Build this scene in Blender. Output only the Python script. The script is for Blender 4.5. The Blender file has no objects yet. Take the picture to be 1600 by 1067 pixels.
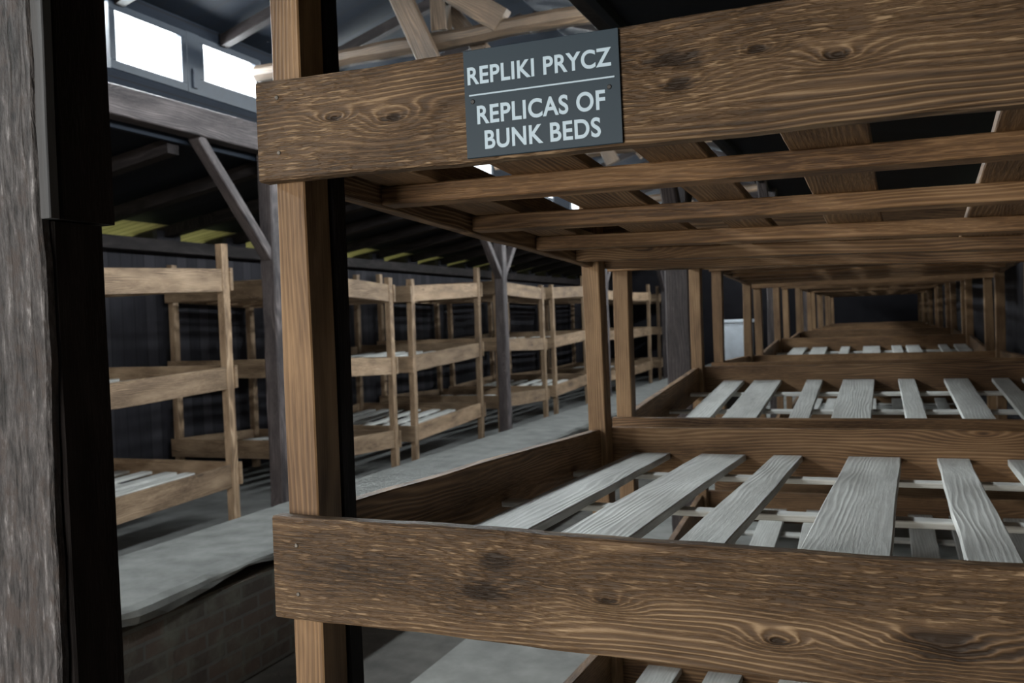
import bpy, math, random
from mathutils import Vector, Matrix
C = bpy.context.scene.collection
SC = bpy.context.scene
CAM_H = 1.75                     # eye height above the floor; world: X right, Y along the rows, Z up

# ------------------------------------------------------------------ camera, world, lights, exposure
def make_camera():
    yaw, pitch, roll = (math.radians(v) for v in (21.7134, -1.2226, 2.06))
    f = Vector((-math.sin(yaw)*math.cos(pitch), math.cos(yaw)*math.cos(pitch), math.sin(pitch)))
    r0 = Vector((math.cos(yaw), math.sin(yaw), 0)); u0 = r0.cross(f)
    r = r0*math.cos(roll) - u0*math.sin(roll); u = r.cross(f)
    cd = bpy.data.cameras.new('camera'); co = bpy.data.objects.new('camera', cd); C.objects.link(co)
    m = Matrix(((r.x, u.x, -f.x, 0), (r.y, u.y, -f.y, 0), (r.z, u.z, -f.z, CAM_H), (0, 0, 0, 1)))
    co.matrix_world = m
    cd.sensor_width = 36; cd.lens = 1444.8*36/1600
    cd.clip_start = .02; cd.clip_end = 300
    cd.dof.use_dof = True; cd.dof.focus_distance = 1.8; cd.dof.aperture_fstop = 7.0
    SC.camera = co
make_camera()

SC.view_settings.view_transform = 'Standard'; SC.view_settings.look = 'None'
SC.view_settings.gamma = 1; SC.view_settings.use_curve_mapping = False
SC.view_settings.exposure = 0.27

w = bpy.data.worlds.new('overcast_sky'); SC.world = w; w.use_nodes = True
w.node_tree.nodes['Background'].inputs['Color'].default_value = (.86, .94, 1, 1)
w.node_tree.nodes['Background'].inputs['Strength'].default_value = 3.0

def area(name, loc, direction, sx, sy, power, color, spread=180):
    l = bpy.data.lights.new(name, 'AREA'); l.shape = 'RECTANGLE'; l.size = sx; l.size_y = sy
    l.energy = power; l.color = color; l.spread = math.radians(spread)
    o = bpy.data.objects.new(name, l); C.objects.link(o); o.location = loc
    o.rotation_euler = Vector(direction).to_track_quat('-Z', 'Y').to_euler()
    return o
COOL = (.89, .97, 1.0)
WIN_Y = [6.24, 9.0, 11.75, 14.5, 17.25, 20.0, 22.75]     # centres of the window pairs in both skylight walls
WIN_Y_ALL = [.74, 3.49] + WIN_Y
for y in WIN_Y_ALL:
    area('daylight_window', (-5.42, y, 4.0), (1, 0, -.35), 1.9, .66, 430, COOL)
for y in WIN_Y_ALL:
    area('daylight_window', (-1.13, y, 4.0), (-1, 0, -.35), 1.9, .66, 430, COOL)
area('daylight_door', (-2.6, -3.25, 1.5), (.12, 1, .02), 2.4, 2.5, 250, (1, .93, .83))

# ------------------------------------------------------------------ materials
def new_mat(name):
    m = bpy.data.materials.new(name); m.use_nodes = True
    nt = m.node_tree
    return m, nt, nt.nodes, nt.links, nt.nodes['Principled BSDF']
class N:
    """small node-building helper"""
    def __init__(s, nt): s.nt = nt
    def add(s, t, **kw):
        n = s.nt.nodes.new(t)
        for k, v in kw.items(): setattr(n, k, v)
        return n
    def put(s, sock, v):
        if hasattr(v, 'is_output'): s.nt.links.new(v, sock)
        else: sock.default_value = v
    def math(s, op, a, b=0.0, c=None):
        n = s.add('ShaderNodeMath', operation=op); s.put(n.inputs[0], a); s.put(n.inputs[1], b)
        if c is not None: s.put(n.inputs[2], c)
        return n.outputs[0]
    def vmath(s, op, a, b):
        n = s.add('ShaderNodeVectorMath', operation=op); s.put(n.inputs[0], a); s.put(n.inputs[1], b); return n.outputs[0]
    def noise(s, vec, scale=1.0, detail=2.0, rough=.5, dist=0.0):
        n = s.add('ShaderNodeTexNoise'); s.put(n.inputs['Vector'], vec); n.inputs['Scale'].default_value = scale
        n.inputs['Detail'].default_value = detail; n.inputs['Roughness'].default_value = rough; n.inputs['Distortion'].default_value = dist
        return n.outputs['Fac']
    def voro(s, vec, scale=1.0):
        n = s.add('ShaderNodeTexVoronoi'); s.put(n.inputs['Vector'], vec); n.inputs['Scale'].default_value = scale; return n.outputs['Distance']
    def rng(s, v, a, b, c=0.0, d=1.0):
        n = s.add('ShaderNodeMapRange'); s.put(n.inputs[0], v)
        for i, q in enumerate((a, b, c, d)): n.inputs[i+1].default_value = q
        return n.outputs[0]
    def ramp(s, v, stops):
        n = s.add('ShaderNodeValToRGB'); e = n.color_ramp.elements
        while len(e) < len(stops): e.new(.5)
        for q, (p, c) in zip(e, stops): q.position = p; q.color = (*c, 1)
        s.put(n.inputs[0], v); return n.outputs[0]
    def mix(s, f, a, b, mode='MIX'):
        n = s.add('ShaderNodeMix', data_type='RGBA', blend_type=mode)
        s.put(n.inputs[0], f); s.put(n.inputs[6], a if hasattr(a, 'is_output') else (*a, 1)); s.put(n.inputs[7], b if hasattr(b, 'is_output') else (*b, 1))
        return n.outputs[2]
    def bump(s, h, strength, dist):
        n = s.add('ShaderNodeBump'); s.put(n.inputs['Height'], h); n.inputs['Strength'].default_value = strength
        n.inputs['Distance'].default_value = dist; return n.outputs[0]

def grain_vec(n):
    a = n.add('ShaderNodeAttribute'); a.attribute_name = 'grain'
    oi = n.add('ShaderNodeObjectInfo')
    off = n.vmath('MULTIPLY', (31.7, 17.3, 9.1), n.add('ShaderNodeCombineXYZ').outputs[0])
    cx = n.add('ShaderNodeCombineXYZ')
    for i, k in enumerate((53.0, 29.0, 13.0)): n.put(cx.inputs[i], n.math('MULTIPLY', oi.outputs['Random'], k))
    return n.vmath('ADD', a.outputs['Vector'], cx.outputs[0]), oi.outputs['Random']

def wood(name, dark, mid, light, freq=560, wob=26, chips=.5, bump=.5, var=.25, rough=.62, knots=1.0, grey=None, ringw=.34, knots_at=None, spec=.3):
    m, nt, _, _, bsdf = new_mat(name); n = N(nt)
    v, rnd = grain_vec(n)
    sep = n.add('ShaderNodeSeparateXYZ'); n.put(sep.inputs[0], v)
    wobble = n.noise(n.vmath('MULTIPLY', v, (1.1, 7.5, 5)), 1, 2, .55)
    vd = n.voro(n.vmath('MULTIPLY', v, (1.35, 4.6, 0)), 1)
    if knots_at:
        raw = [q for q in nt.nodes if q.bl_idname == 'ShaderNodeAttribute'][0].outputs['Vector']; ds = []
        jit = n.math('MULTIPLY', n.math('SUBTRACT', n.noise(n.vmath('MULTIPLY', v, (14, 40, 0)), 1, 2), .5), .10)
        for kx, ky, r in knots_at:
            d = n.vmath('MULTIPLY', n.vmath('SUBTRACT', raw, (kx, ky, 0)), (1.5/r, 4.2/r, 0))
            ln = n.add('ShaderNodeVectorMath', operation='LENGTH'); n.put(ln.inputs[0], d); ds.append(ln.outputs['Value'])
        vd = ds[0]
        for d in ds[1:]: vd = n.math('MINIMUM', vd, d)
        vd = n.math('ADD', vd, jit)
    k = n.rng(vd, 0, .34, 1, 0); k2 = n.math('MULTIPLY', k, k)
    ph = n.math('ADD', n.math('MULTIPLY', sep.outputs[1], freq), n.math('MULTIPLY', wobble, wob*2.2))
    ph = n.math('ADD', ph, n.math('MULTIPLY', k2, 30*knots))
    ring = n.math('MULTIPLY_ADD', n.math('SINE', ph), .5, .5)
    ring = n.math('POWER', ring, 1.6)
    fib = n.noise(n.vmath('MULTIPLY', v, (7, 420, 420)), 1, 2, .6)
    chip = n.noise(n.vmath('MULTIPLY', v, (24, 250, 160)), 1, 2, .55)
    mask = n.rng(n.noise(n.vmath('MULTIPLY', v, (1.3, 9, 6)), 1, 2), .40, .58)
    blot = n.noise(n.vmath('MULTIPLY', v, (2.4, 9, 6)), 1, 3, .6)
    chipm = n.math('MULTIPLY', n.rng(chip, .47, .62), n.math('MULTIPLY', mask, chips))
    ringv = n.math('MULTIPLY', ring, n.math('SUBTRACT', 1.0, n.math('MULTIPLY', mask, .7)))
    val = n.math('ADD', n.math('MULTIPLY', ringv, ringw), n.math('MULTIPLY', fib, .34))
    val = n.math('ADD', val, n.math('MULTIPLY', n.math('SUBTRACT', blot, .5), .85))
    val = n.math('ADD', val, n.math('MULTIPLY', chipm, .32))
    core = n.rng(vd, .02, .075, 1, 0)
    val = n.math('SUBTRACT', val, n.math('MULTIPLY', core, .45*knots))
    col = n.ramp(val, [(.02, dark), (.40, mid), (.80, light)])
    if grey: col = n.mix(n.rng(n.noise(n.vmath('MULTIPLY', v, (1.2, 4, 4)), 1, 3), .4, .65), col, grey)
    br = n.math('MULTIPLY_ADD', rnd, var*2, 1-var)
    hs = n.add('ShaderNodeHueSaturation'); n.put(hs.inputs['Value'], br); n.put(hs.inputs['Color'], col)
    hs.inputs['Saturation'].default_value = 1.0
    n.put(bsdf.inputs['Base Color'], hs.outputs[0])
    h = n.math('ADD', n.math('MULTIPLY', ringv, .5), n.math('MULTIPLY', fib, .35))
    h = n.math('ADD', h, n.math('MULTIPLY', chipm, .7)); h = n.math('SUBTRACT', h, n.math('MULTIPLY', core, .8*knots))
    n.put(bsdf.inputs['Normal'], n.bump(h, bump, .004))
    bsdf.inputs['Roughness'].default_value = rough; bsdf.inputs['Specular IOR Level'].default_value = spec
    return m

def plain(name, col, rough=.6, noise=0.0, scale=8, metallic=0, bump=0):
    m, nt, _, _, bsdf = new_mat(name); n = N(nt)
    if noise:
        tc = n.add('ShaderNodeTexCoord')
        f = n.noise(tc.outputs['Object'], scale, 5, .6)
        c = n.ramp(f, [(.25, tuple(x*(1-noise) for x in col)), (.75, tuple(min(1, x*(1+noise)) for x in col))])
        n.put(bsdf.inputs['Base Color'], c)
        if bump: n.put(bsdf.inputs['Normal'], n.bump(f, bump, .02))
    else: bsdf.inputs['Base Color'].default_value = (*col, 1)
    bsdf.inputs['Roughness'].default_value = rough; bsdf.inputs['Metallic'].default_value = metallic
    return m

M = {}
M['bunk'] = wood('stained_pine', (.050, .025, .011), (.185, .104, .050), (.35, .225, .125), freq=480)
M['hero_low'] = wood('weathered_pine_lower_board', (.022, .012, .006), (.112, .066, .034), (.36, .25, .148), freq=540, wob=28, chips=.85, bump=1.0, var=.05, ringw=.40, knots_at=[(.486, .044, .9), (.459, -.012, 1.0), (1.206, -.023, 1.3), (.963, -.04, .45), (.686, -.005, .5)])
M['hero_up'] = wood('weathered_pine_upper_board', (.022, .012, .006), (.112, .066, .034), (.36, .25, .148), freq=540, wob=28, chips=.85, bump=1.0, var=.05, ringw=.40, knots_at=[(.853, .030, 1.0), (.850, -.012, .8), (1.099, .002, .5), (.181, .009, .4), (.315, -.003, .6), (.977, .029, .4)])
M['bunk_left'] = wood('dry_pale_pine', (.065, .040, .023), (.235, .158, .098), (.42, .315, .215), freq=480)
M['post'] = wood('planed_pine', (.085, .046, .022), (.25, .152, .078), (.40, .28, .165), freq=620, wob=20, chips=.2, bump=.3, var=.14, ringw=.20, knots=.5)
M['slat'] = wood('pale_unstained_pine', (.34, .335, .315), (.57, .57, .545), (.70, .70, .675), freq=420, wob=20, chips=.25, bump=.35, var=.08, knots=.5, ringw=.20)
M['old'] = wood('old_grey_timber', (.015, .012, .013), (.062, .050, .050), (.155, .130, .126), freq=300, wob=20, chips=.5, bump=.8, var=.15)
M['dark'] = wood('shade_dark_timber', (.006, .005, .005), (.016, .013, .013), (.030, .025, .024), freq=300, wob=18, chips=.4, bump=.6, var=.15, spec=.08)  # near-black base colour stands in for shade on unlit timber
M['tie'] = wood('tan_roof_timber', (.014, .009, .005), (.050, .031, .018), (.105, .068, .040), freq=260, wob=18, chips=.3, bump=.6, var=.12)

def bark():
    m, nt, _, _, bsdf = new_mat('split_weathered_timber'); n = N(nt)
    v, rnd = grain_vec(n)
    a = n.noise(n.vmath('MULTIPLY', v, (9, 60, 60)), 1, 6, .65, .6)
    b = n.noise(n.vmath('MULTIPLY', v, (30, 130, 130)), 1, 4, .7)
    cr = n.rng(n.noise(n.vmath('MULTIPLY', v, (2.2, 38, 38)), 1, 2), .50, .56, 0, 1)
    ed = n.noise(n.vmath('MULTIPLY', v, (14, 24, 24)), 1, 4, .7)
    val = n.math('ADD', n.math('MULTIPLY', a, .6), n.math('MULTIPLY', b, .4))
    col = n.ramp(val, [(.38, (.006, .0055, .006)), (.47, (.034, .031, .033)), (.57, (.080, .074, .076)), (.68, (.28, .27, .28))])
    col = n.mix(n.rng(ed, .5, .62), col, (.045, .035, .033))
    n.put(bsdf.inputs['Base Color'], col)
    h = n.math('ADD', n.math('MULTIPLY', val, 1.0), n.math('MULTIPLY', cr, .15))
    n.put(bsdf.inputs['Normal'], n.bump(h, .9, .012)); bsdf.inputs['Roughness'].default_value = .8
    return m
M['bark'] = bark()
M['lit_face'] = wood('lit_strut_face_grey', (.05, .052, .058), (.08, .083, .091), (.115, .118, .128), chips=.1, bump=.15, ringw=.08, knots=0)  # pale tone painted as the lit front face of the upper strut

def plank_mat(name, axis, width, c0, c1, rough=.75):
    """boards side by side: repeated along one object axis"""
    m, nt, _, _, bsdf = new_mat(name); n = N(nt)
    tc = n.add('ShaderNodeTexCoord'); sep = n.add('ShaderNodeSeparateXYZ'); n.put(sep.inputs[0], tc.outputs['Object'])
    t = n.math('DIVIDE', sep.outputs[axis], width)
    idx = n.math('FLOOR', t); fr = n.math('FRACT', t)
    wn = n.add('ShaderNodeTexWhiteNoise', noise_dimensions='1D'); n.put(wn.inputs['W'], idx)
    sc = [1.0, 1.0, 1.0]; sc[axis] = 12.0
    g = n.noise(n.vmath('MULTIPLY', tc.outputs['Object'], tuple(q*3 for q in sc)), 1, 4, .6)
    f = n.math('ADD', n.math('MULTIPLY', wn.outputs[0], .55), n.math('MULTIPLY', g, .5))
    col = n.ramp(f, [(.15, c0), (.85, c1)])
    gap = n.math('LESS_THAN', n.math('ABSOLUTE', n.math('SUBTRACT', fr, .5)), .465)
    col = n.mix(gap, (.006, .006, .007), col)
    n.put(bsdf.inputs['Base Color'], col)
    n.put(bsdf.inputs['Normal'], n.bump(n.math('ADD', gap, n.math('MULTIPLY', g, .3)), .5, .01))
    bsdf.inputs['Roughness'].default_value = rough; bsdf.inputs['Specular IOR Level'].default_value = .12
    return m
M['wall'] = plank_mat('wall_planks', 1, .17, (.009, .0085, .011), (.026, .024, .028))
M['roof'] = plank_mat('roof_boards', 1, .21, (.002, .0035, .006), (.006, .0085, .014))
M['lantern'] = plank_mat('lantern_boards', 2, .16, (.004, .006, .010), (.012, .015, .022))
M['soffit'] = plank_mat('pale_eave_boards', 1, .14, (.46, .38, .22), (.66, .55, .34))
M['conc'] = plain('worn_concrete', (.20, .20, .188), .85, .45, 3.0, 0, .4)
M['conc_dark'] = plain('dark_concrete', (.10, .10, .096), .85, .4, 3.0, 0, .4)  # concrete in a darker tone, for the left walkway
M['earth'] = plain('packed_earth_floor', (.075, .070, .062), .9, .5, 4.0, 0, .6)
M['grass'] = plain('grass', (.21, .22, .085), .9, .4, 1.5)
M['flue_top'] = plain('grey_plaster', (.125, .127, .119), .85, .45, 5.0, 0, .5)
M['stove'] = plain('whitewashed_render', (.55, .60, .66), .8, .15, 3.0)
M['frame'] = plain('blue_grey_paint', (.012, .017, .026), .5, .25, 12)
M['sign'] = plain('slate_sign_panel', (.003, .020, .038), .6)
M['letter'] = plain('pale_lettering', (.40, .52, .63), .5)
M['screw'] = plain('black_screw', (.008, .008, .010), .5)
M['nail'] = plain('dark_nail', (.10, .09, .08), .4, metallic=.8)

def brick_mat():
    m, nt, _, _, bsdf = new_mat('sooty_brick'); n = N(nt)
    tc = n.add('ShaderNodeTexCoord'); mp = n.add('ShaderNodeMapping'); n.put(mp.inputs[0], tc.outputs['Object'])
    mp.inputs['Rotation'].default_value = (math.radians(90), 0, math.radians(90))
    b = n.add('ShaderNodeTexBrick')
    sep = n.add('ShaderNodeSeparateXYZ'); n.put(sep.inputs[0], tc.outputs['Object'])
    cx = n.add('ShaderNodeCombineXYZ'); n.put(cx.inputs[0], sep.outputs[1]); n.put(cx.inputs[1], sep.outputs[2])
    n.put(b.inputs['Vector'], cx.outputs[0])
    b.inputs['Scale'].default_value = 1.0; b.inputs['Brick Width'].default_value = .26; b.inputs['Row Height'].default_value = .078
    b.inputs['Mortar Size'].default_value = .009
    for k, c in (('Color1', (.085, .060, .047)), ('Color2', (.050, .041, .036)), ('Mortar', (.085, .082, .074))): b.inputs[k].default_value = (*c, 1)
    f = n.noise(tc.outputs['Object'], 5, 5, .65)
    col = n.mix(n.rng(f, .46, .66), b.outputs['Color'], (.105, .105, .085))
    n.put(bsdf.inputs['Base Color'], col)
    n.put(bsdf.inputs['Normal'], n.bump(n.math('ADD', n.math('MULTIPLY', b.outputs['Fac'], -.6), f), .8, .02))
    bsdf.inputs['Roughness'].default_value = .85
    return m
M['brick'] = brick_mat()

def glass():
    m, nt, _, _, bsdf = new_mat('window_glass'); n = N(nt)
    t = n.add('ShaderNodeBsdfTransparent'); g = n.add('ShaderNodeBsdfGlossy'); g.inputs['Roughness'].default_value = .05
    mx = n.add('ShaderNodeMixShader'); mx.inputs[0].default_value = .06
    nt.links.new(t.outputs[0], mx.inputs[1]); nt.links.new(g.outputs[0], mx.inputs[2])
    nt.links.new(mx.outputs[0], nt.nodes['Material Output'].inputs['Surface'])
    return m
M['glass'] = glass()

# ------------------------------------------------------------------ mesh helpers
R = random.Random(7)
def mesh_obj(name, verts, faces, mat, parent=None, grain=None, origin=None, smooth=False):
    me = bpy.data.meshes.new(name)
    o0 = Vector(origin) if origin is not None else (parent.matrix_world.translation.copy() if parent and False else Vector((0, 0, 0)))
    me.from_pydata([tuple(Vector(v)-o0) for v in verts], [], faces); me.update()
    me.materials.append(mat)
    if grain:
        a = me.attributes.new('grain', 'FLOAT_VECTOR', 'POINT')
        a.data.foreach_set('vector', [c for g in grain for c in g])
    if smooth:
        for p in me.polygons: p.use_smooth = True
    o = bpy.data.objects.new(name, me); C.objects.link(o); o.location = o0
    if parent:
        o.parent = parent; o.location = o0 - world_loc(parent)
    return o
LOC = {}
def world_loc(o): return LOC.get(o.name, Vector((0, 0, 0)))
def thing(name, loc, label, cat, group=None):
    o = bpy.data.objects.new(name, None); C.objects.link(o); o.location = loc; o.empty_display_size = .1
    LOC[o.name] = Vector(loc); tag(o, label, cat, group); return o
def tag(o, label, cat, group=None):
    o['label'] = label; o['category'] = cat
    if group: o['group'] = group
    return o
def struct(o): o['kind'] = 'structure'; return o

def plank(p0, p1, wv, tv, seg=4, ch=.003, wob=0.0, fn=None):
    """chamfered bar from p0 to p1; wv, tv are the full width and thickness vectors; returns verts, faces, grain"""
    p0, p1, wv, tv = Vector(p0), Vector(p1), Vector(wv), Vector(tv)
    W_, T_, L_ = wv.length, tv.length, (p1-p0).length
    cw, ct = min(.49, ch/W_), min(.49, ch/T_)
    prof = [(-.5+cw, -.5), (.5-cw, -.5), (.5, -.5+ct), (.5, .5-ct), (.5-cw, .5), (-.5+cw, .5), (-.5, .5-ct), (-.5, -.5+ct)]
    ph = [R.uniform(0, 6.28) for _ in range(8)]
    V, F, G = [], [], []
    for i in range(seg+1):
        t = i/seg
        for j, (a, b) in enumerate(prof):
            s = 0 if not wob else wob*(math.sin(t*L_*5+ph[0 if a > 0 else 1])+.6*math.sin(t*L_*13+ph[2 if a > 0 else 3])+.4*math.sin(t*L_*37+ph[4 if a > 0 else 5]))
            aa = a + (s/W_ if a > 0 else -s/W_)
            q = p0.lerp(p1, t) + wv*aa + tv*b
            V.append(fn(q) if fn else q); G.append((t*L_, a*W_, b*T_))
    for i in range(seg):
        for j in range(8):
            k = (j+1) % 8
            F.append((i*8+j, i*8+k, (i+1)*8+k, (i+1)*8+j))
    F.append(tuple(range(7, -1, -1))); F.append(tuple(seg*8+j for j in range(8)))
    # orient outward
    if wv.cross(tv).dot(p1-p0) < 0: F = [tuple(reversed(f)) for f in F]
    return V, F, G
def join(*parts):
    V, F, G = [], [], []
    for v, f, g in parts:
        b = len(V); V += v; G += g; F += [tuple(i+b for i in q) for q in f]
    return V, F, G
def plank_obj(name, mat, parent, p0, p1, wv, tv, **kw):
    v, f, g = plank(p0, p1, wv, tv, **kw)
    o0 = sum((Vector(q) for q in v), Vector())/len(v)
    return mesh_obj(name, v, f, mat, parent, g, o0)
def box(name, mat, lo, hi, parent=None, ch=.004):
    lo, hi = Vector(lo), Vector(hi); c = (lo+hi)/2; d = hi-lo
    ax = max(range(3), key=lambda i: d[i]); e = [Vector((1, 0, 0)), Vector((0, 1, 0)), Vector((0, 0, 1))]
    o1, o2 = [i for i in range(3) if i != ax]
    return plank_obj(name, mat, parent, c-e[ax]*d[ax]/2, c+e[ax]*d[ax]/2, e[o1]*d[o1], e[o2]*d[o2], seg=1, ch=ch)
def disc(name, mat, c, nrm, r, depth, parent, n=14):
    c, nrm = Vector(c), Vector(nrm).normalized(); a = nrm.orthogonal().normalized(); b = nrm.cross(a)
    V = []
    for k, (rr, dd) in enumerate(((1, 0), (1, .6), (.75, 1))):
        for i in range(n):
            t = 6.28318*i/n; V.append(c + (a*math.cos(t)+b*math.sin(t))*r*rr + nrm*depth*dd)
    F = []
    for k in range(2):
        for i in range(n): F.append((k*n+i, k*n+(i+1) % n, (k+1)*n+(i+1) % n, (k+1)*n+i))
    F.append(tuple(2*n+i for i in range(n))); F.append(tuple(range(n-1, -1, -1)))
    return mesh_obj(name, V, F, mat, parent, None, c)

# ------------------------------------------------------------------ room shell
WL, WR, YN, YF = -7.5, 1.16, -3.3, 26.4         # walls
LX0, LX1 = -5.25, -1.30                          # skylight walls
def quad(name, mat, a, b, c, d, th, nrm):
    """thick slab from a quad, extruded against nrm"""
    P = [Vector(q) for q in (a, b, c, d)]; o = Vector(nrm)*th
    V = P+[q+o for q in P]
    F = [(0, 1, 2, 3), (7, 6, 5, 4), (0, 4, 5, 1), (1, 5, 6, 2), (2, 6, 7, 3), (3, 7, 4, 0)]
    ob = mesh_obj(name, V, F, mat)
    import bmesh
    bm = bmesh.new(); bm.from_mesh(ob.data); bmesh.ops.recalc_face_normals(bm, faces=bm.faces); bm.to_mesh(ob.data); bm.free()
    return struct(ob)
struct(box('floor', M['earth'], (WL-.1, YN-.1, -.2), (WR+.1, YF+.1, 0), ch=.001))
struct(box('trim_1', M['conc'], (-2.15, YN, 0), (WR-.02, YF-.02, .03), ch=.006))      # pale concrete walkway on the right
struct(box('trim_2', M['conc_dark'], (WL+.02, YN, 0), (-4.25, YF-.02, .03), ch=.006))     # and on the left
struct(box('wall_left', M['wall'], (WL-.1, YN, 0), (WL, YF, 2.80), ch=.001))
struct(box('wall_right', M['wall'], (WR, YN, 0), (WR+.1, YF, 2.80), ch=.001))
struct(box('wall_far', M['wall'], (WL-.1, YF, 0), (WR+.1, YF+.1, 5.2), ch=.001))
# near gable wall with its open doorway (behind the camera)
gw = []
for lo, hi in (((WL-.1, YN-.1, 0), (-3.9, YN, 5.2)), ((-1.3, YN-.1, 0), (WR+.1, YN, 5.2)), ((-3.9, YN-.1, 2.75), (-1.3, YN, 5.2))):
    lo, hi = Vector(lo), Vector(hi); c = (lo+hi)/2; d = hi-lo
    gw.append(plank(c-Vector((0, 0, d.z/2)), c+Vector((0, 0, d.z/2)), (d.x, 0, 0), (0, d.y, 0), seg=1, ch=.001))
v, f, g = join(*gw); struct(mesh_obj('wall_near', v, f, M['wall'], None, g))
door = struct(bpy.data.objects.new('door_1', None)); C.objects.link(door); LOC['door_1'] = Vector((0, 0, 0))
box('door_frame', M['dark'], (-4.0, YN-.14, 0), (-3.88, YN+.04, 2.85), door)
box('door_frame', M['dark'], (-1.32, YN-.14, 0), (-1.2, YN+.04, 2.85), door)
box('door_frame', M['dark'], (-3.88, YN-.14, 2.72), (-1.32, YN+.04, 2.85), door)
# roofs: two low side roofs with pale eave boards outside the walls, and the raised skylight roof
def roof_side(sx, x_in, x_wall, nm):
    zi, zw = 3.36, 2.99; sl = (zi-zw)/abs(x_in-x_wall)
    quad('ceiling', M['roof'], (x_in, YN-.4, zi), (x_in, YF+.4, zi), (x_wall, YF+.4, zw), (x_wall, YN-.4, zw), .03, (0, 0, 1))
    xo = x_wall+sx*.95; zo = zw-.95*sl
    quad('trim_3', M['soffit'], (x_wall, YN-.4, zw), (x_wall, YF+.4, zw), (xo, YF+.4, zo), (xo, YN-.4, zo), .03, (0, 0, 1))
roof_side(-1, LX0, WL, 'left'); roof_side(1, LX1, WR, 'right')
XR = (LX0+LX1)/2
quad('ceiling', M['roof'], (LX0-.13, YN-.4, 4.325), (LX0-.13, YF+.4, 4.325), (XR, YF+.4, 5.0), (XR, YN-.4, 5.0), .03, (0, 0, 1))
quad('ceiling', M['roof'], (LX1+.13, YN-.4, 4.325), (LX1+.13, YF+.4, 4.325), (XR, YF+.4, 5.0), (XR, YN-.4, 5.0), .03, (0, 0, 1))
# skylight walls: boards below and above the window band, panels between the window pairs
WZ0, WZ1, WHALF = 3.74, 4.24, .93
def lantern_wall(x, nm):
    ps = []
    def pb(y0, y1, z0, z1):
        ps.append(plank((x, y0, (z0+z1)/2), (x, y1, (z0+z1)/2), (0, 0, z1-z0), (.05, 0, 0), seg=1, ch=.001))
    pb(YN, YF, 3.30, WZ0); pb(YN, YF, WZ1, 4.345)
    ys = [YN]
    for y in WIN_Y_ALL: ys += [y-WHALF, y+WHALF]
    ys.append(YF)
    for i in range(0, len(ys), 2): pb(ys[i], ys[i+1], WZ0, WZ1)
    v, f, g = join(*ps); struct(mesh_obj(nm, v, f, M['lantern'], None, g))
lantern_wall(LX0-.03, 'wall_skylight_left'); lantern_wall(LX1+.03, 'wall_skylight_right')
wn = 0
for x, sg in ((LX0-.03, 1), (LX1+.03, -1)):
    for y in WIN_Y_ALL:
        wn += 1
        wo = struct(bpy.data.objects.new('window_%d' % wn, None)); C.objects.link(wo); LOC[wo.name] = Vector((x, y, WZ0)); wo.location = (x, y, WZ0)
        for a, b in ((y-.90, y-.075), (y+.075, y+.90)):
            fr = []; br = .07 if a < y-.5 else .14
            zc = (WZ0+WZ1)/2; t = .05
            for q0, q1, wv in (((x, a, WZ0+br/2), (x, b, WZ0+br/2), (0, 0, br)), ((x, a, WZ1-.03), (x, b, WZ1-.03), (0, 0, .06)),
                               ((x, a+.03, WZ0+br), (x, a+.03, WZ1-.06), (0, .06, 0)), ((x, b-.03, WZ0+br), (x, b-.03, WZ1-.06), (0, .06, 0))):
                fr.append(plank(q0, q1, wv, (.07, 0, 0), seg=1, ch=.004))
            v, f, g = join(*fr); s = mesh_obj('sash', v, f, M['frame'], wo, g, (x, (a+b)/2, zc))
            LOC['sashtmp'] = Vector((x, (a+b)/2, zc)); LOC[s.name] = Vector((x, (a+b)/2, zc))
            pv, pf, pg = plank((x, a+.05, zc), (x, b-.05, zc), (0, 0, WZ1-WZ0-.12), (.006, 0, 0), seg=1, ch=.001)
            mesh_obj('pane', pv, pf, M['glass'], s, pg, (x, (a+b)/2, zc))
        box('mullion', M['frame'], (x-.04, y-.078, WZ0), (x+.04, y+.078, WZ1), wo)
        box('handle', M['frame'], (x+sg*.04-.02, y-.03, WZ0+.04), (x+sg*.04+.025, y+.015, WZ0+.20), wo)
gr = mesh_obj('ground', [(-60, -40, -.25), (40, -40, -.25), (40, 70, -.25), (-60, 70, -.25)], [(0, 1, 2, 3)], M['grass']); gr['kind'] = 'structure'

# ------------------------------------------------------------------ roof timbers and pillars
def side_rafters(x_in, x_wall, side):
    zi, zw = 3.36, 2.99
    y = -2.3; k = 0
    while y < 26:
        o = plank_obj('rafter', M['dark'], None, (x_in+(-.06 if side == 'left' else .06), y, zi-.085), (x_wall+(.5 if side == 'right' else -.5), y, zw-.075-.5*(zi-zw)/abs(x_in-x_wall)), (0, .13, 0), (0, 0, .12), seg=2)
        tag(o, 'dark rafter running down to the eave under the low %s side roof' % side, 'rafter', 'rafters of the low %s side roof' % side)
        y += 1.19
    y = -2.3
side_rafters(LX0, WL, 'left')
ps = []; y = -2.3
while y < 26:
    ps.append(plank((WL-.05, y-.19, 2.86), (WL-.05, y+.19, 2.86), (0, 0, .13), (.06, 0, 0), seg=1, ch=.002)); y += 1.19
v, f, g = join(*ps); struct(mesh_obj('trim_4', v, f, M['wall'], None, g))
y = -2.9
while y < 26:
    for x0, s in ((LX0, 1), (LX1, -1)):
        o = plank_obj('skylight_rafter', M['dark'], None, (x0+s*.02, y, 4.27), (XR-s*.07, y, 4.865), (0, .09, 0), (0, 0, .10), seg=1)
        tag(o, 'dark rafter under the %s slope of the raised skylight roof' % ('left' if s > 0 else 'right'), 'rafter', 'rafters of the skylight roof, %s slope' % ('left' if s > 0 else 'right'))
    y += 1.19
def lbeam(x, y0, z0, y1, z1, mat, nm, label, h=.22):
    o = plank_obj(nm, mat, None, (x, y0, z0), (x, y1, z1), (0, 0, h), (.16, 0, 0), seg=30, ch=.008, wob=.006)
    return tag(o, label, 'beam')
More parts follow.
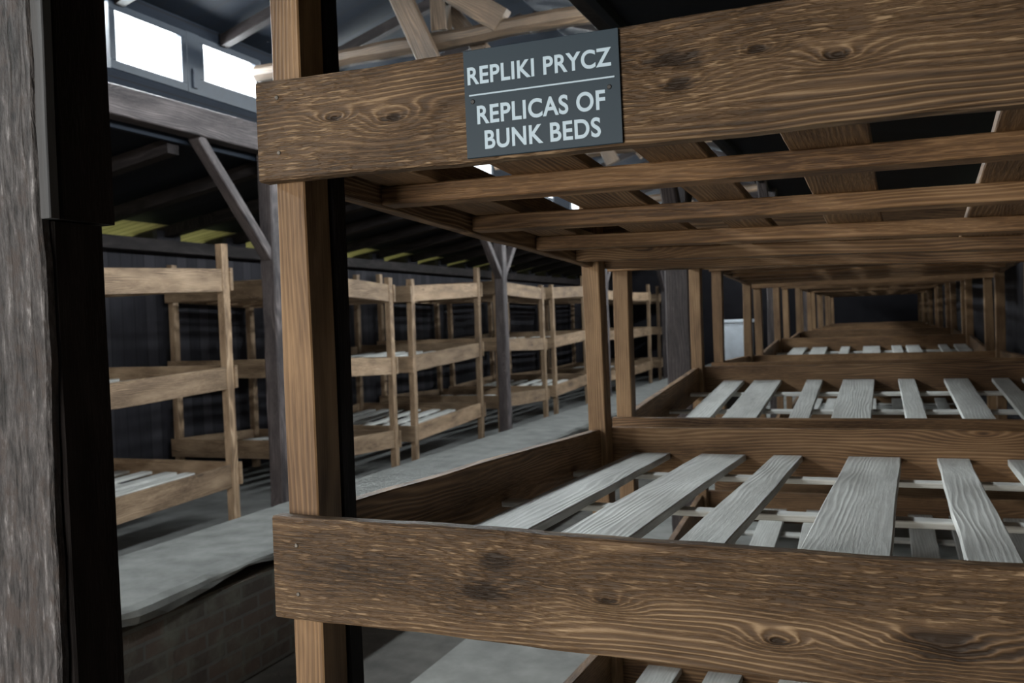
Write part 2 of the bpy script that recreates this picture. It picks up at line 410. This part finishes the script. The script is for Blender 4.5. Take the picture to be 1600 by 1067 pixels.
lbeam(LX0+.08, YN+.02, 3.38, YF-.02, 3.66, M['old'], 'longitudinal_beam', 'long grey timber beam running below the bright windows on the left', .23)
lbeam(LX1-.08, YN+.02, 3.48, YF-.02, 3.60, M['dark'], 'longitudinal_beam', 'long dark timber beam above the right-hand bunk row', .22)
o = plank_obj('eave_plate', M['dark'], None, (WL+.076, YN+.02, 2.73), (WL+.076, YF-.02, 2.73), (.14, 0, 0), (0, 0, .14), seg=4, ch=.006)
tag(o, 'dark timber plate along the top of the left plank wall below the eave openings', 'beam')

def pillar_thing(x, y, wx, wy, label, top=3.40, mat='old', braces=(-1, 1)):
    t = thing('timber_pillar', (x, y, 0), label, 'pillar')
    plank_obj('post', M[mat], t, (x, y, .03), (x, y, top), (wx, 0, 0), (0, wy, 0), seg=16, ch=.012, wob=.003)
    for s in braces:
        plank_obj('brace', M[mat], t, (x, y+s*.05, 2.42), (x, y+s*.96, 3.36), (.11, 0, 0), (0, .09*.7, s*-.09*.7), seg=5, ch=.008, wob=.002)
    return t
PILL = [7.1, 12.62, 18.1, 23.75]
for y, lab in zip(PILL, ('grey timber pillar on the left just behind the near bunk corner post, with a long diagonal brace',
                         'grey timber pillar with two braces standing in front of the left-hand bunks beyond the adjoining pair',
                         'third grey timber pillar along the left-hand bunk row, seen between the bunk posts',
                         'farthest grey timber pillar along the left-hand bunk row')):
    pillar_thing(-5.17, y, .15, .15, lab)
for (x, y, wx), lab in zip(((-1.375, 6.85, .18), (-1.27, 12.4, .15), (-1.3, 17.9, .17), (-1.3, 23.4, .17)),
                       ('dark timber pillar rising beside the gap between second and third bunk of the right-hand row',
                        'dark timber pillar beside the gap after the fourth bunk of the right-hand row',
                        'dark timber pillar beside the gap after the sixth bunk of the right-hand row',
                        'farthest dark timber pillar by the right-hand bunk row')):
    pillar_thing(x, y, wx, .2, lab, 3.42, 'old')
# the near pillar at the left edge of the view
t = thing('timber_pillar', (-1.45, 1.28, 0), 'rough weathered grey pillar close up at the left edge with dark struts behind it', 'pillar')
plank_obj('post', M['bark'], t, (-1.4335, 1.187, 0), (-1.4345, 1.187, 3.42), (.215, 0, 0), (0, .026, 0), seg=60, ch=.006, wob=.0035)
plank_obj('lit_face_strip', M['lit_face'], t, (-1.3245, 1.1895, 1.955), (-1.3245, 1.1895, 3.42), (.038, 0, 0), (0, .021, 0), seg=10, ch=.002, wob=.001)['label'] = 'smooth light grey strip added as the lit front face of the upper strut'  # strip added to show the strut's front face as lit
plank_obj('upper_strut', M['dark'], t, (-1.4165, 1.265, 1.955), (-1.4165, 1.265, 3.42), (.215, 0, 0), (0, .125, 0), seg=10, ch=.005, wob=.001)['label'] = 'upper strut coloured dark for shade'  # shade on its right face is put into the dark colour
plank_obj('lower_strut', M['dark'], t, (-1.4265, 1.259, 0), (-1.4265, 1.252, 1.952), (.215, 0, 0), (0, .112, 0), seg=10, ch=.004, wob=.001)['label'] = 'lower strut coloured dark for shade, ending below eye level'  # unlit side, made dark by its colour

# tie beams with king struts in the skylight
for i, y in enumerate(PILL):
    yb = y-.2
    o = thing('tie_beam', (-3.3, yb, 4.0), ('tan log tie beam crossing the roof above the sign, with braces', 'second tie beam across the roof behind the log above the sign',
              'third tie beam across the roof from the front', 'farthest tie beam across the roof')[i], 'beam')
    plank_obj('beam', M['tie'], o, (LX0+.15, yb, 4.03), (LX1, yb, 4.11), (0, 0, .14), (0, .14, 0), seg=24, ch=.04, wob=.006)
    plank_obj('king_brace', M['tie'], o, (-3.32, yb-.12, 3.86), (-3.72, yb-.12, 4.78), (.17, 0, .07), (0, .07, 0), seg=4, ch=.006)
    plank_obj('king_post', M['tie'], o, (-3.27, yb, 4.14), (-3.27, yb, 4.95), (.14, 0, 0), (0, .12, 0), seg=3, ch=.006)
    plank_obj('strut', M['tie'], o, (-3.2, yb-.03, 4.48), (-2.72, yb-.03, 4.13), (.12, 0, .16), (0, .10, 0), seg=3, ch=.006)
    plank_obj('strut', M['tie'], o, (-3.46, yb+.12, 4.62), (-2.95, yb+.12, 3.96), (.10, 0, .08), (0, .08, 0), seg=3, ch=.006)

# ------------------------------------------------------------------ brick flue and stove
def flue():
    t = thing('brick_flue', (-3.37, 5, 0), 'long low brick heating flue with grey plastered top running down the aisle', 'flue')
    x0, x1, zt = -3.75, -2.97, .60
    y0, y1 = -1.0, 23.3
    rr = random.Random(3)
    ny, prof = 260, []
    # brick body
    plank_obj('brick_body', M['brick'], t, (-3.36, y0, .255), (-3.36, y1, .255), (.74, 0, 0), (0, 0, .51), seg=30, ch=.01, wob=.004)
    # plaster cap with a broken lower rim
    V, F, G = [], [], []
    ns = [rr.uniform(-1, 1) for _ in range(ny+1)]
    ns = [sum(ns[max(0, i-2):i+3])/len(ns[max(0, i-2):i+3]) for i in range(ny+1)]
    for i in range(ny+1):
        y = y0+(y1-y0)*i/ny; a = ns[i]*.055; b = ns[(i*7+11) % (ny+1)]*.016
        sec = [(x0-.01, .49+a), (x0-.015, .56), (x0+.03, .598+b*.3), ((x0+x1)/2-.15, zt+.008+b*.3), ((x0+x1)/2+.15, zt+.006-b*.3), (x1-.03, zt+.004-b*.4), (x1+.006+b, .588+a*.2), (x1+.016+b*1.4, .565+a*.6), (x1+.010, .53+a*1.2), (x1-.06, .53+a)]
        for q in sec: V.append((q[0], y, q[1])); G.append((y, q[0], q[1]))
    m = 10
    for i in range(ny):
        for j in range(m):
            k = (j+1) % m
            F.append((i*m+j, (i+1)*m+j, (i+1)*m+k, i*m+k))
    F.append(tuple(range(m))); F.append(tuple(ny*m+j for j in range(m-1, -1, -1)))
    import bmesh
    o = mesh_obj('plaster_cap', V, F, M['flue_top'], t, G, None)
    o.location = -LOC[t.name]
    bm = bmesh.new(); bm.from_mesh(o.data); bmesh.ops.recalc_face_normals(bm, faces=bm.faces); bm.to_mesh(o.data); bm.free()
flue()
t = thing('stove', (-3.37, 23.75, 0), 'pale whitewashed brick stove standing at the far end of the long flue', 'stove')
box('body', M['stove'], (-3.72, 23.4, 0), (-3.0, 24.1, 1.53), t, .02)
box('top_slab', M['stove'], (-3.77, 23.35, 1.53), (-2.95, 24.15, 1.60), t, .01)

# ------------------------------------------------------------------ bunks
PITCH = .865
SLATS = {0: [(.18, .33), (.41, .575), (.685, .79), (.94, 1.115), (1.25, 1.35), (1.46, 1.60), (1.71, 1.80), (1.90, 2.02)],
         1: [(.06, .20), (.38, .565), (.69, .815), (.97, 1.12), (1.33, 1.50), (1.62, 1.75), (1.86, 2.0)],
         -1: [(.17, .30), (.40, .53), (.66, .80), (.93, 1.06), (1.22, 1.36), (1.50, 1.62), (1.76, 1.90)]}
JOISTS = {0: [.36, .97, 1.60], 1: [.36, .85, 1.34, 1.74], -1: [.40, .98, 1.58]}

def bunk(origin, mapf, Ln, label, group, Wd=2.1, hero=False, top_ext=(.08, .25), seed=1, hide_shift=True):
    """three-tier bunk; local x across, y along, z from the middle tier's board tops; mapf: local -> world"""
    rr = random.Random(seed)
    root = thing('bunk_bed', origin, label, 'bunk bed', group)
    pw, pd, bt = .07, .085, .038
    ez = lambda x, y: None
    inv = []
    def add(name, mat, p0, p1, wv, tv, seg=3, wob=.0, ch=.003):
        return plank_obj(name, mat, root, p0, p1, wv, tv, seg=seg, wob=wob, ch=ch, fn=mapf)
    bm_, pm, sm = (M['bunk'], M['post'], M['slat']) if group == RIGHT else (M['bunk_left'], M['bunk_left'], M['slat'])
    # posts run from the floor to above the top tier; find the local z of the floor under each
    for ix, x in enumerate((pw/2, Wd-pw/2)):
        for iy, y in enumerate((pd/2, Ln-pd/2)):
            w0, w1 = mapf(Vector((x, y, 0))), mapf(Vector((x, y, -1)))
            zf = (.03-w0.z)/(w0.z-w1.z)
            te = top_ext[iy]
            pw_ = pw
            o = add('post', pm, (x, y, zf), (x, y, PITCH+te), (pw_, 0, 0), (0, pd, 0), seg=8, wob=.0012)
            if hero and ix == 0 and iy == 0:
                add('backing_post', M['dark'], (pw/2+.004, pd+.026, zf), (pw/2+.004, pd+.026, PITCH+te), (pw+.004, 0, 0), (0, .05, 0), seg=8, wob=.001)['label'] = 'batten behind the corner post, coloured dark for shade'  # dark colour paints the backlit side of the corner post
    ends = []
    for tier in (-1, 0, 1):
        zt = tier*PITCH; zc = zt-.1
        for k, y in enumerate((-bt/2, Ln+bt/2)):
            h = hero and k == 0
            jit = 0 if hero else rr.uniform(-.008, .008)
            o = add('end_board', (M['hero_up'] if tier == 1 else M['hero_low']) if h else bm_, (-.012, y, zc+jit), (Wd+.012, y, zc+jit), (0, 0, .2), (0, bt, 0), seg=40 if h else 5, wob=.0016 if h else .001, ch=.004)
            ends.append((o, tier, k))
        for x in (.028, Wd-.028):
            add('side_rail', bm_, (x, pd-.0005, zc), (x, Ln-pd+.0005, zc), (0, 0, .2), (.036, 0, 0), seg=14 if hero else 4, wob=.0015)
        jh, sb = (.044, zt-.151) if tier == 1 else (.018, zt-.125)
        for y in JOISTS[tier]:
            add('joist', bm_ if tier == 1 else sm, (.05, y*Ln/2.0, sb-jh/2), (Wd-.05, y*Ln/2.0, sb-jh/2), (0, 0, jh), (0, .06, 0), seg=4, wob=.001)
        sl = SLATS[tier]
        for a, b in sl:
            if not hero:
                s = rr.uniform(-.04, .04); w_ = (b-a)*rr.uniform(.85, 1.1); c = (a+b)/2+s; a, b = c-w_/2, c+w_/2
                a = max(.06, a); b = min(Wd-.06, b)
            sk = rr.uniform(-.012, .012)
            if hero and tier == 0 and abs(a-.18) < .01: sk = -.03
            th = .024
            add('slat', M['bunk'] if tier == 1 else sm, ((a+b)/2-sk*.3, .003, sb+th/2), ((a+b)/2+sk, Ln-.003, sb+th/2), (b-a, 0, 0), (0, 0, th), seg=8 if hero else 3, wob=.0015 if hero else .001, ch=.0025)
    return root, ends

def linear_map(X0, Y0, Ln, zf, zr, pf=0.0, pr=0.0, lean=0.0, yaw=0.0):
    """zf, zr: height of the middle board tops at both ends; pf, pr: correction of the tier pitch there"""
    def fn(q):
        t = q.y/Ln
        z = zf+(zr-zf)*t + q.z*(1+(pf+(pr-pf)*t))
        return Vector((X0+q.x-yaw*q.y+lean*q.z, Y0+q.y, z))
    return fn

# the near bunk: slightly racked, as measured
def hero_map():
    loc = Vector((-1.1196, 1.5589, CAM_H-.3701))
    rm = Matrix.Rotation(-.0251, 3, 'Z') @ Matrix.Rotation(-.0328, 3, 'X') @ Matrix.Rotation(.0078, 3, 'Y')
    sh, tw, twb, ga = -.0298, .0132, -.0330, -.0454
    def fn(q):
        y = max(q.y, 0)/2.2
        k = tw if q.z <= 0 else tw+(twb-tw)*min(1, q.z/.66)
        return loc + rm @ Vector((q.x+sh*q.z, q.y, q.z*(1+ga*y)+q.x*k*y))
    return fn
HM = hero_map()
RIGHT = 'three-tier bunks of the right-hand row'; LEFT = 'three-tier bunks of the left-hand row'
hero, ends = bunk((-1.12, 1.56, 0), HM, 2.0, 'large brown wooden three-tier bunk in the foreground carrying the dark sign', RIGHT, hero=True, top_ext=(.42, .1), seed=5)
for e, tier, k in ends:
    if k == 0:
        LOC[e.name] = e.location + LOC[hero.name]
        pts = [(.035, .165), (.035, .055)] if tier == 1 else [(.04, .145), (.04, .05)]
        for x, dz in pts:
            p = HM(Vector((x+.004, -.0385, tier*PITCH-.2+dz)))
            disc('nail', M['nail'], p, (0, -1, 0), .0042, .0015, e)
ORD = ['second', 'third', 'fourth', 'fifth', 'sixth', 'seventh', 'eighth', 'ninth']
RLAB = ['brown three-tier bunk directly behind the foreground bunk, second in the right-hand row',
        'third brown three-tier bunk of the right-hand row, just past the dark pillar',
        'fourth brown three-tier bunk of the right-hand row, seen between the tiers of nearer bunks',
        'fifth brown three-tier bunk of the right-hand row, just past the second dark pillar',
        'sixth three-tier bunk of the right-hand row, small in the distance',
        'seventh three-tier bunk of the right-hand row, small in the distance',
        'eighth three-tier bunk of the right-hand row, next to last at the far end',
        'last three-tier bunk at the dark far end of the right-hand row']
RB = [(4.10, 1.90, -.452, -.33, 0, -.06), (6.86, 1.75, -.350, -.385, 0, -.03), (9.35, 1.95, -.42, -.32, 0, 0), (12.1, 1.95, -.37, -.30, 0, 0),
      (14.6, 2.0, -.34, -.34, 0, 0), (17.5, 2.0, -.33, -.35, 0, 0), (20.0, 2.0, -.34, -.34, 0, 0), (22.9, 2.0, -.33, -.34, 0, 0)]
for i, (y0, ln, zf, zr, pf, pr) in enumerate(RB):
    x0 = -1.135+R.uniform(-.012, .012)
    bunk((x0, y0, 0), linear_map(x0, y0, ln, CAM_H+zf, CAM_H+zr, pf, pr, R.uniform(-.01, .004), R.uniform(-.008, .008)), ln, RLAB[i], RIGHT, seed=20+i, top_ext=(.06, .1))
LLAB = ['tan three-tier bunk at the left, partly hidden behind the foreground pillar',
        'tan three-tier bunk left of the adjoining pair of posts, behind the near corner post',
        'tan three-tier bunk at the left ending just before the braced grey pillar',
        'tan three-tier bunk at the left just beyond the braced grey pillar',
        'fifth tan bunk of the left-hand row, beside the foreground bunk far corner post',
        'sixth tan bunk of the left-hand row, seen through gaps between right-hand posts',
        'seventh three-tier bunk of the left-hand row in the distance',
        'last three-tier bunk at the far end of the left-hand row']
LB = [(4.55, 2.17, 1.372, 1.446, (.08, .22)), (8.24, 1.44, 1.437, 1.375, (.22, .08)), (10.13, 2.13, 1.375, 1.465, (.08, .22)), (12.9, 2.1, 1.515, 1.446, (.2, .05)),
      (15.45, 2.0, 1.465, 1.535, (.05, .2)), (18.3, 2.1, 1.50, 1.46, (.2, .08)), (20.8, 2.1, 1.46, 1.50, (.08, .2)), (23.9, 2.1, 1.48, 1.45, (.2, .08))]
for i, (y0, ln, zf, zr, te) in enumerate(LB):
    x0 = -7.42
    bunk((x0, y0, 0), linear_map(x0, y0, ln, zf, zr, 0, 0, R.uniform(-.01, .01), 0), ln, LLAB[i], LEFT, Wd=2.07, seed=40+i, top_ext=te)

# ------------------------------------------------------------------ the sign
def sign():
    fz = PITCH-.2                                    # bottom of the upper board
    o = HM(Vector((.454, -.04, fz+.002)))
    t = thing('sign', o, 'dark slate sign lettered REPLIKI PRYCZ and REPLICAS OF BUNK BEDS on the upper board', 'sign')
    x0, x1, z0, z1 = .454, .743, fz+.003, fz+.197
    plank_obj('panel', M['sign'], t, (x0, -.0415, (z0+z1)/2), (x1, -.0415, (z0+z1)/2), (0, 0, z1-z0), (0, .005, 0), seg=2, ch=.0008, fn=HM)
    yf = -.0446
    def text(s, xa, xb, base, cap):
        cu = bpy.data.curves.new('lettering', 'FONT'); cu.body = s; cu.size = 1; cu.offset = .024; cu.resolution_u = 6; cu.space_character = 1.06
        ob = bpy.data.objects.new('tmp', cu); C.objects.link(ob)
        bpy.context.view_layer.update()
        me = bpy.data.meshes.new_from_object(ob.evaluated_get(bpy.context.evaluated_depsgraph_get()))
        vs = [v.co.copy() for v in me.vertices]
        mnx, mxx = min(v.x for v in vs), max(v.x for v in vs)
        capz = max(v.y for v in vs)                    # caps and round overshoot
        V = []
        for v in vs:
            u = (v.x-mnx)/(mxx-mnx)
            V.append(HM(Vector((x0+xa+(xb-xa)*u, yf, z1-base+v.y/capz*cap))))
        F = [tuple(p.vertices) for p in me.polygons]
        bpy.data.objects.remove(ob); bpy.data.meshes.remove(me); bpy.data.curves.remove(cu)
        c = sum(V, Vector())/len(V)
        mesh_obj('lettering', V, F, M['letter'], t, None, c)['label'] = 'pale lettering reading '+s
    text('REPLIKI PRYCZ', .007, .276, .0615, .031)
    text('REPLICAS OF', .023, .262, .1335, .0325)
    text('BUNK BEDS', .036, .252, .1790, .0325)
    plank_obj('rule', M['letter'], t, (x0+.009, yf+.0002, z1-.0815), (x0+.280, yf+.0002, z1-.0815), (0, 0, .0028), (0, .0008, 0), seg=2, ch=.0002, fn=HM)
    for x, dz in ((.0155, .093), (.270, .098)):
        disc('screw', M['screw'], HM(Vector((x0+x, -.0438, z1-dz))), (0, -1, 0), .0042, .0018, t)
sign()
for o in list(bpy.data.objects):
    if o.type == 'EMPTY' and not o.children: bpy.data.objects.remove(o)
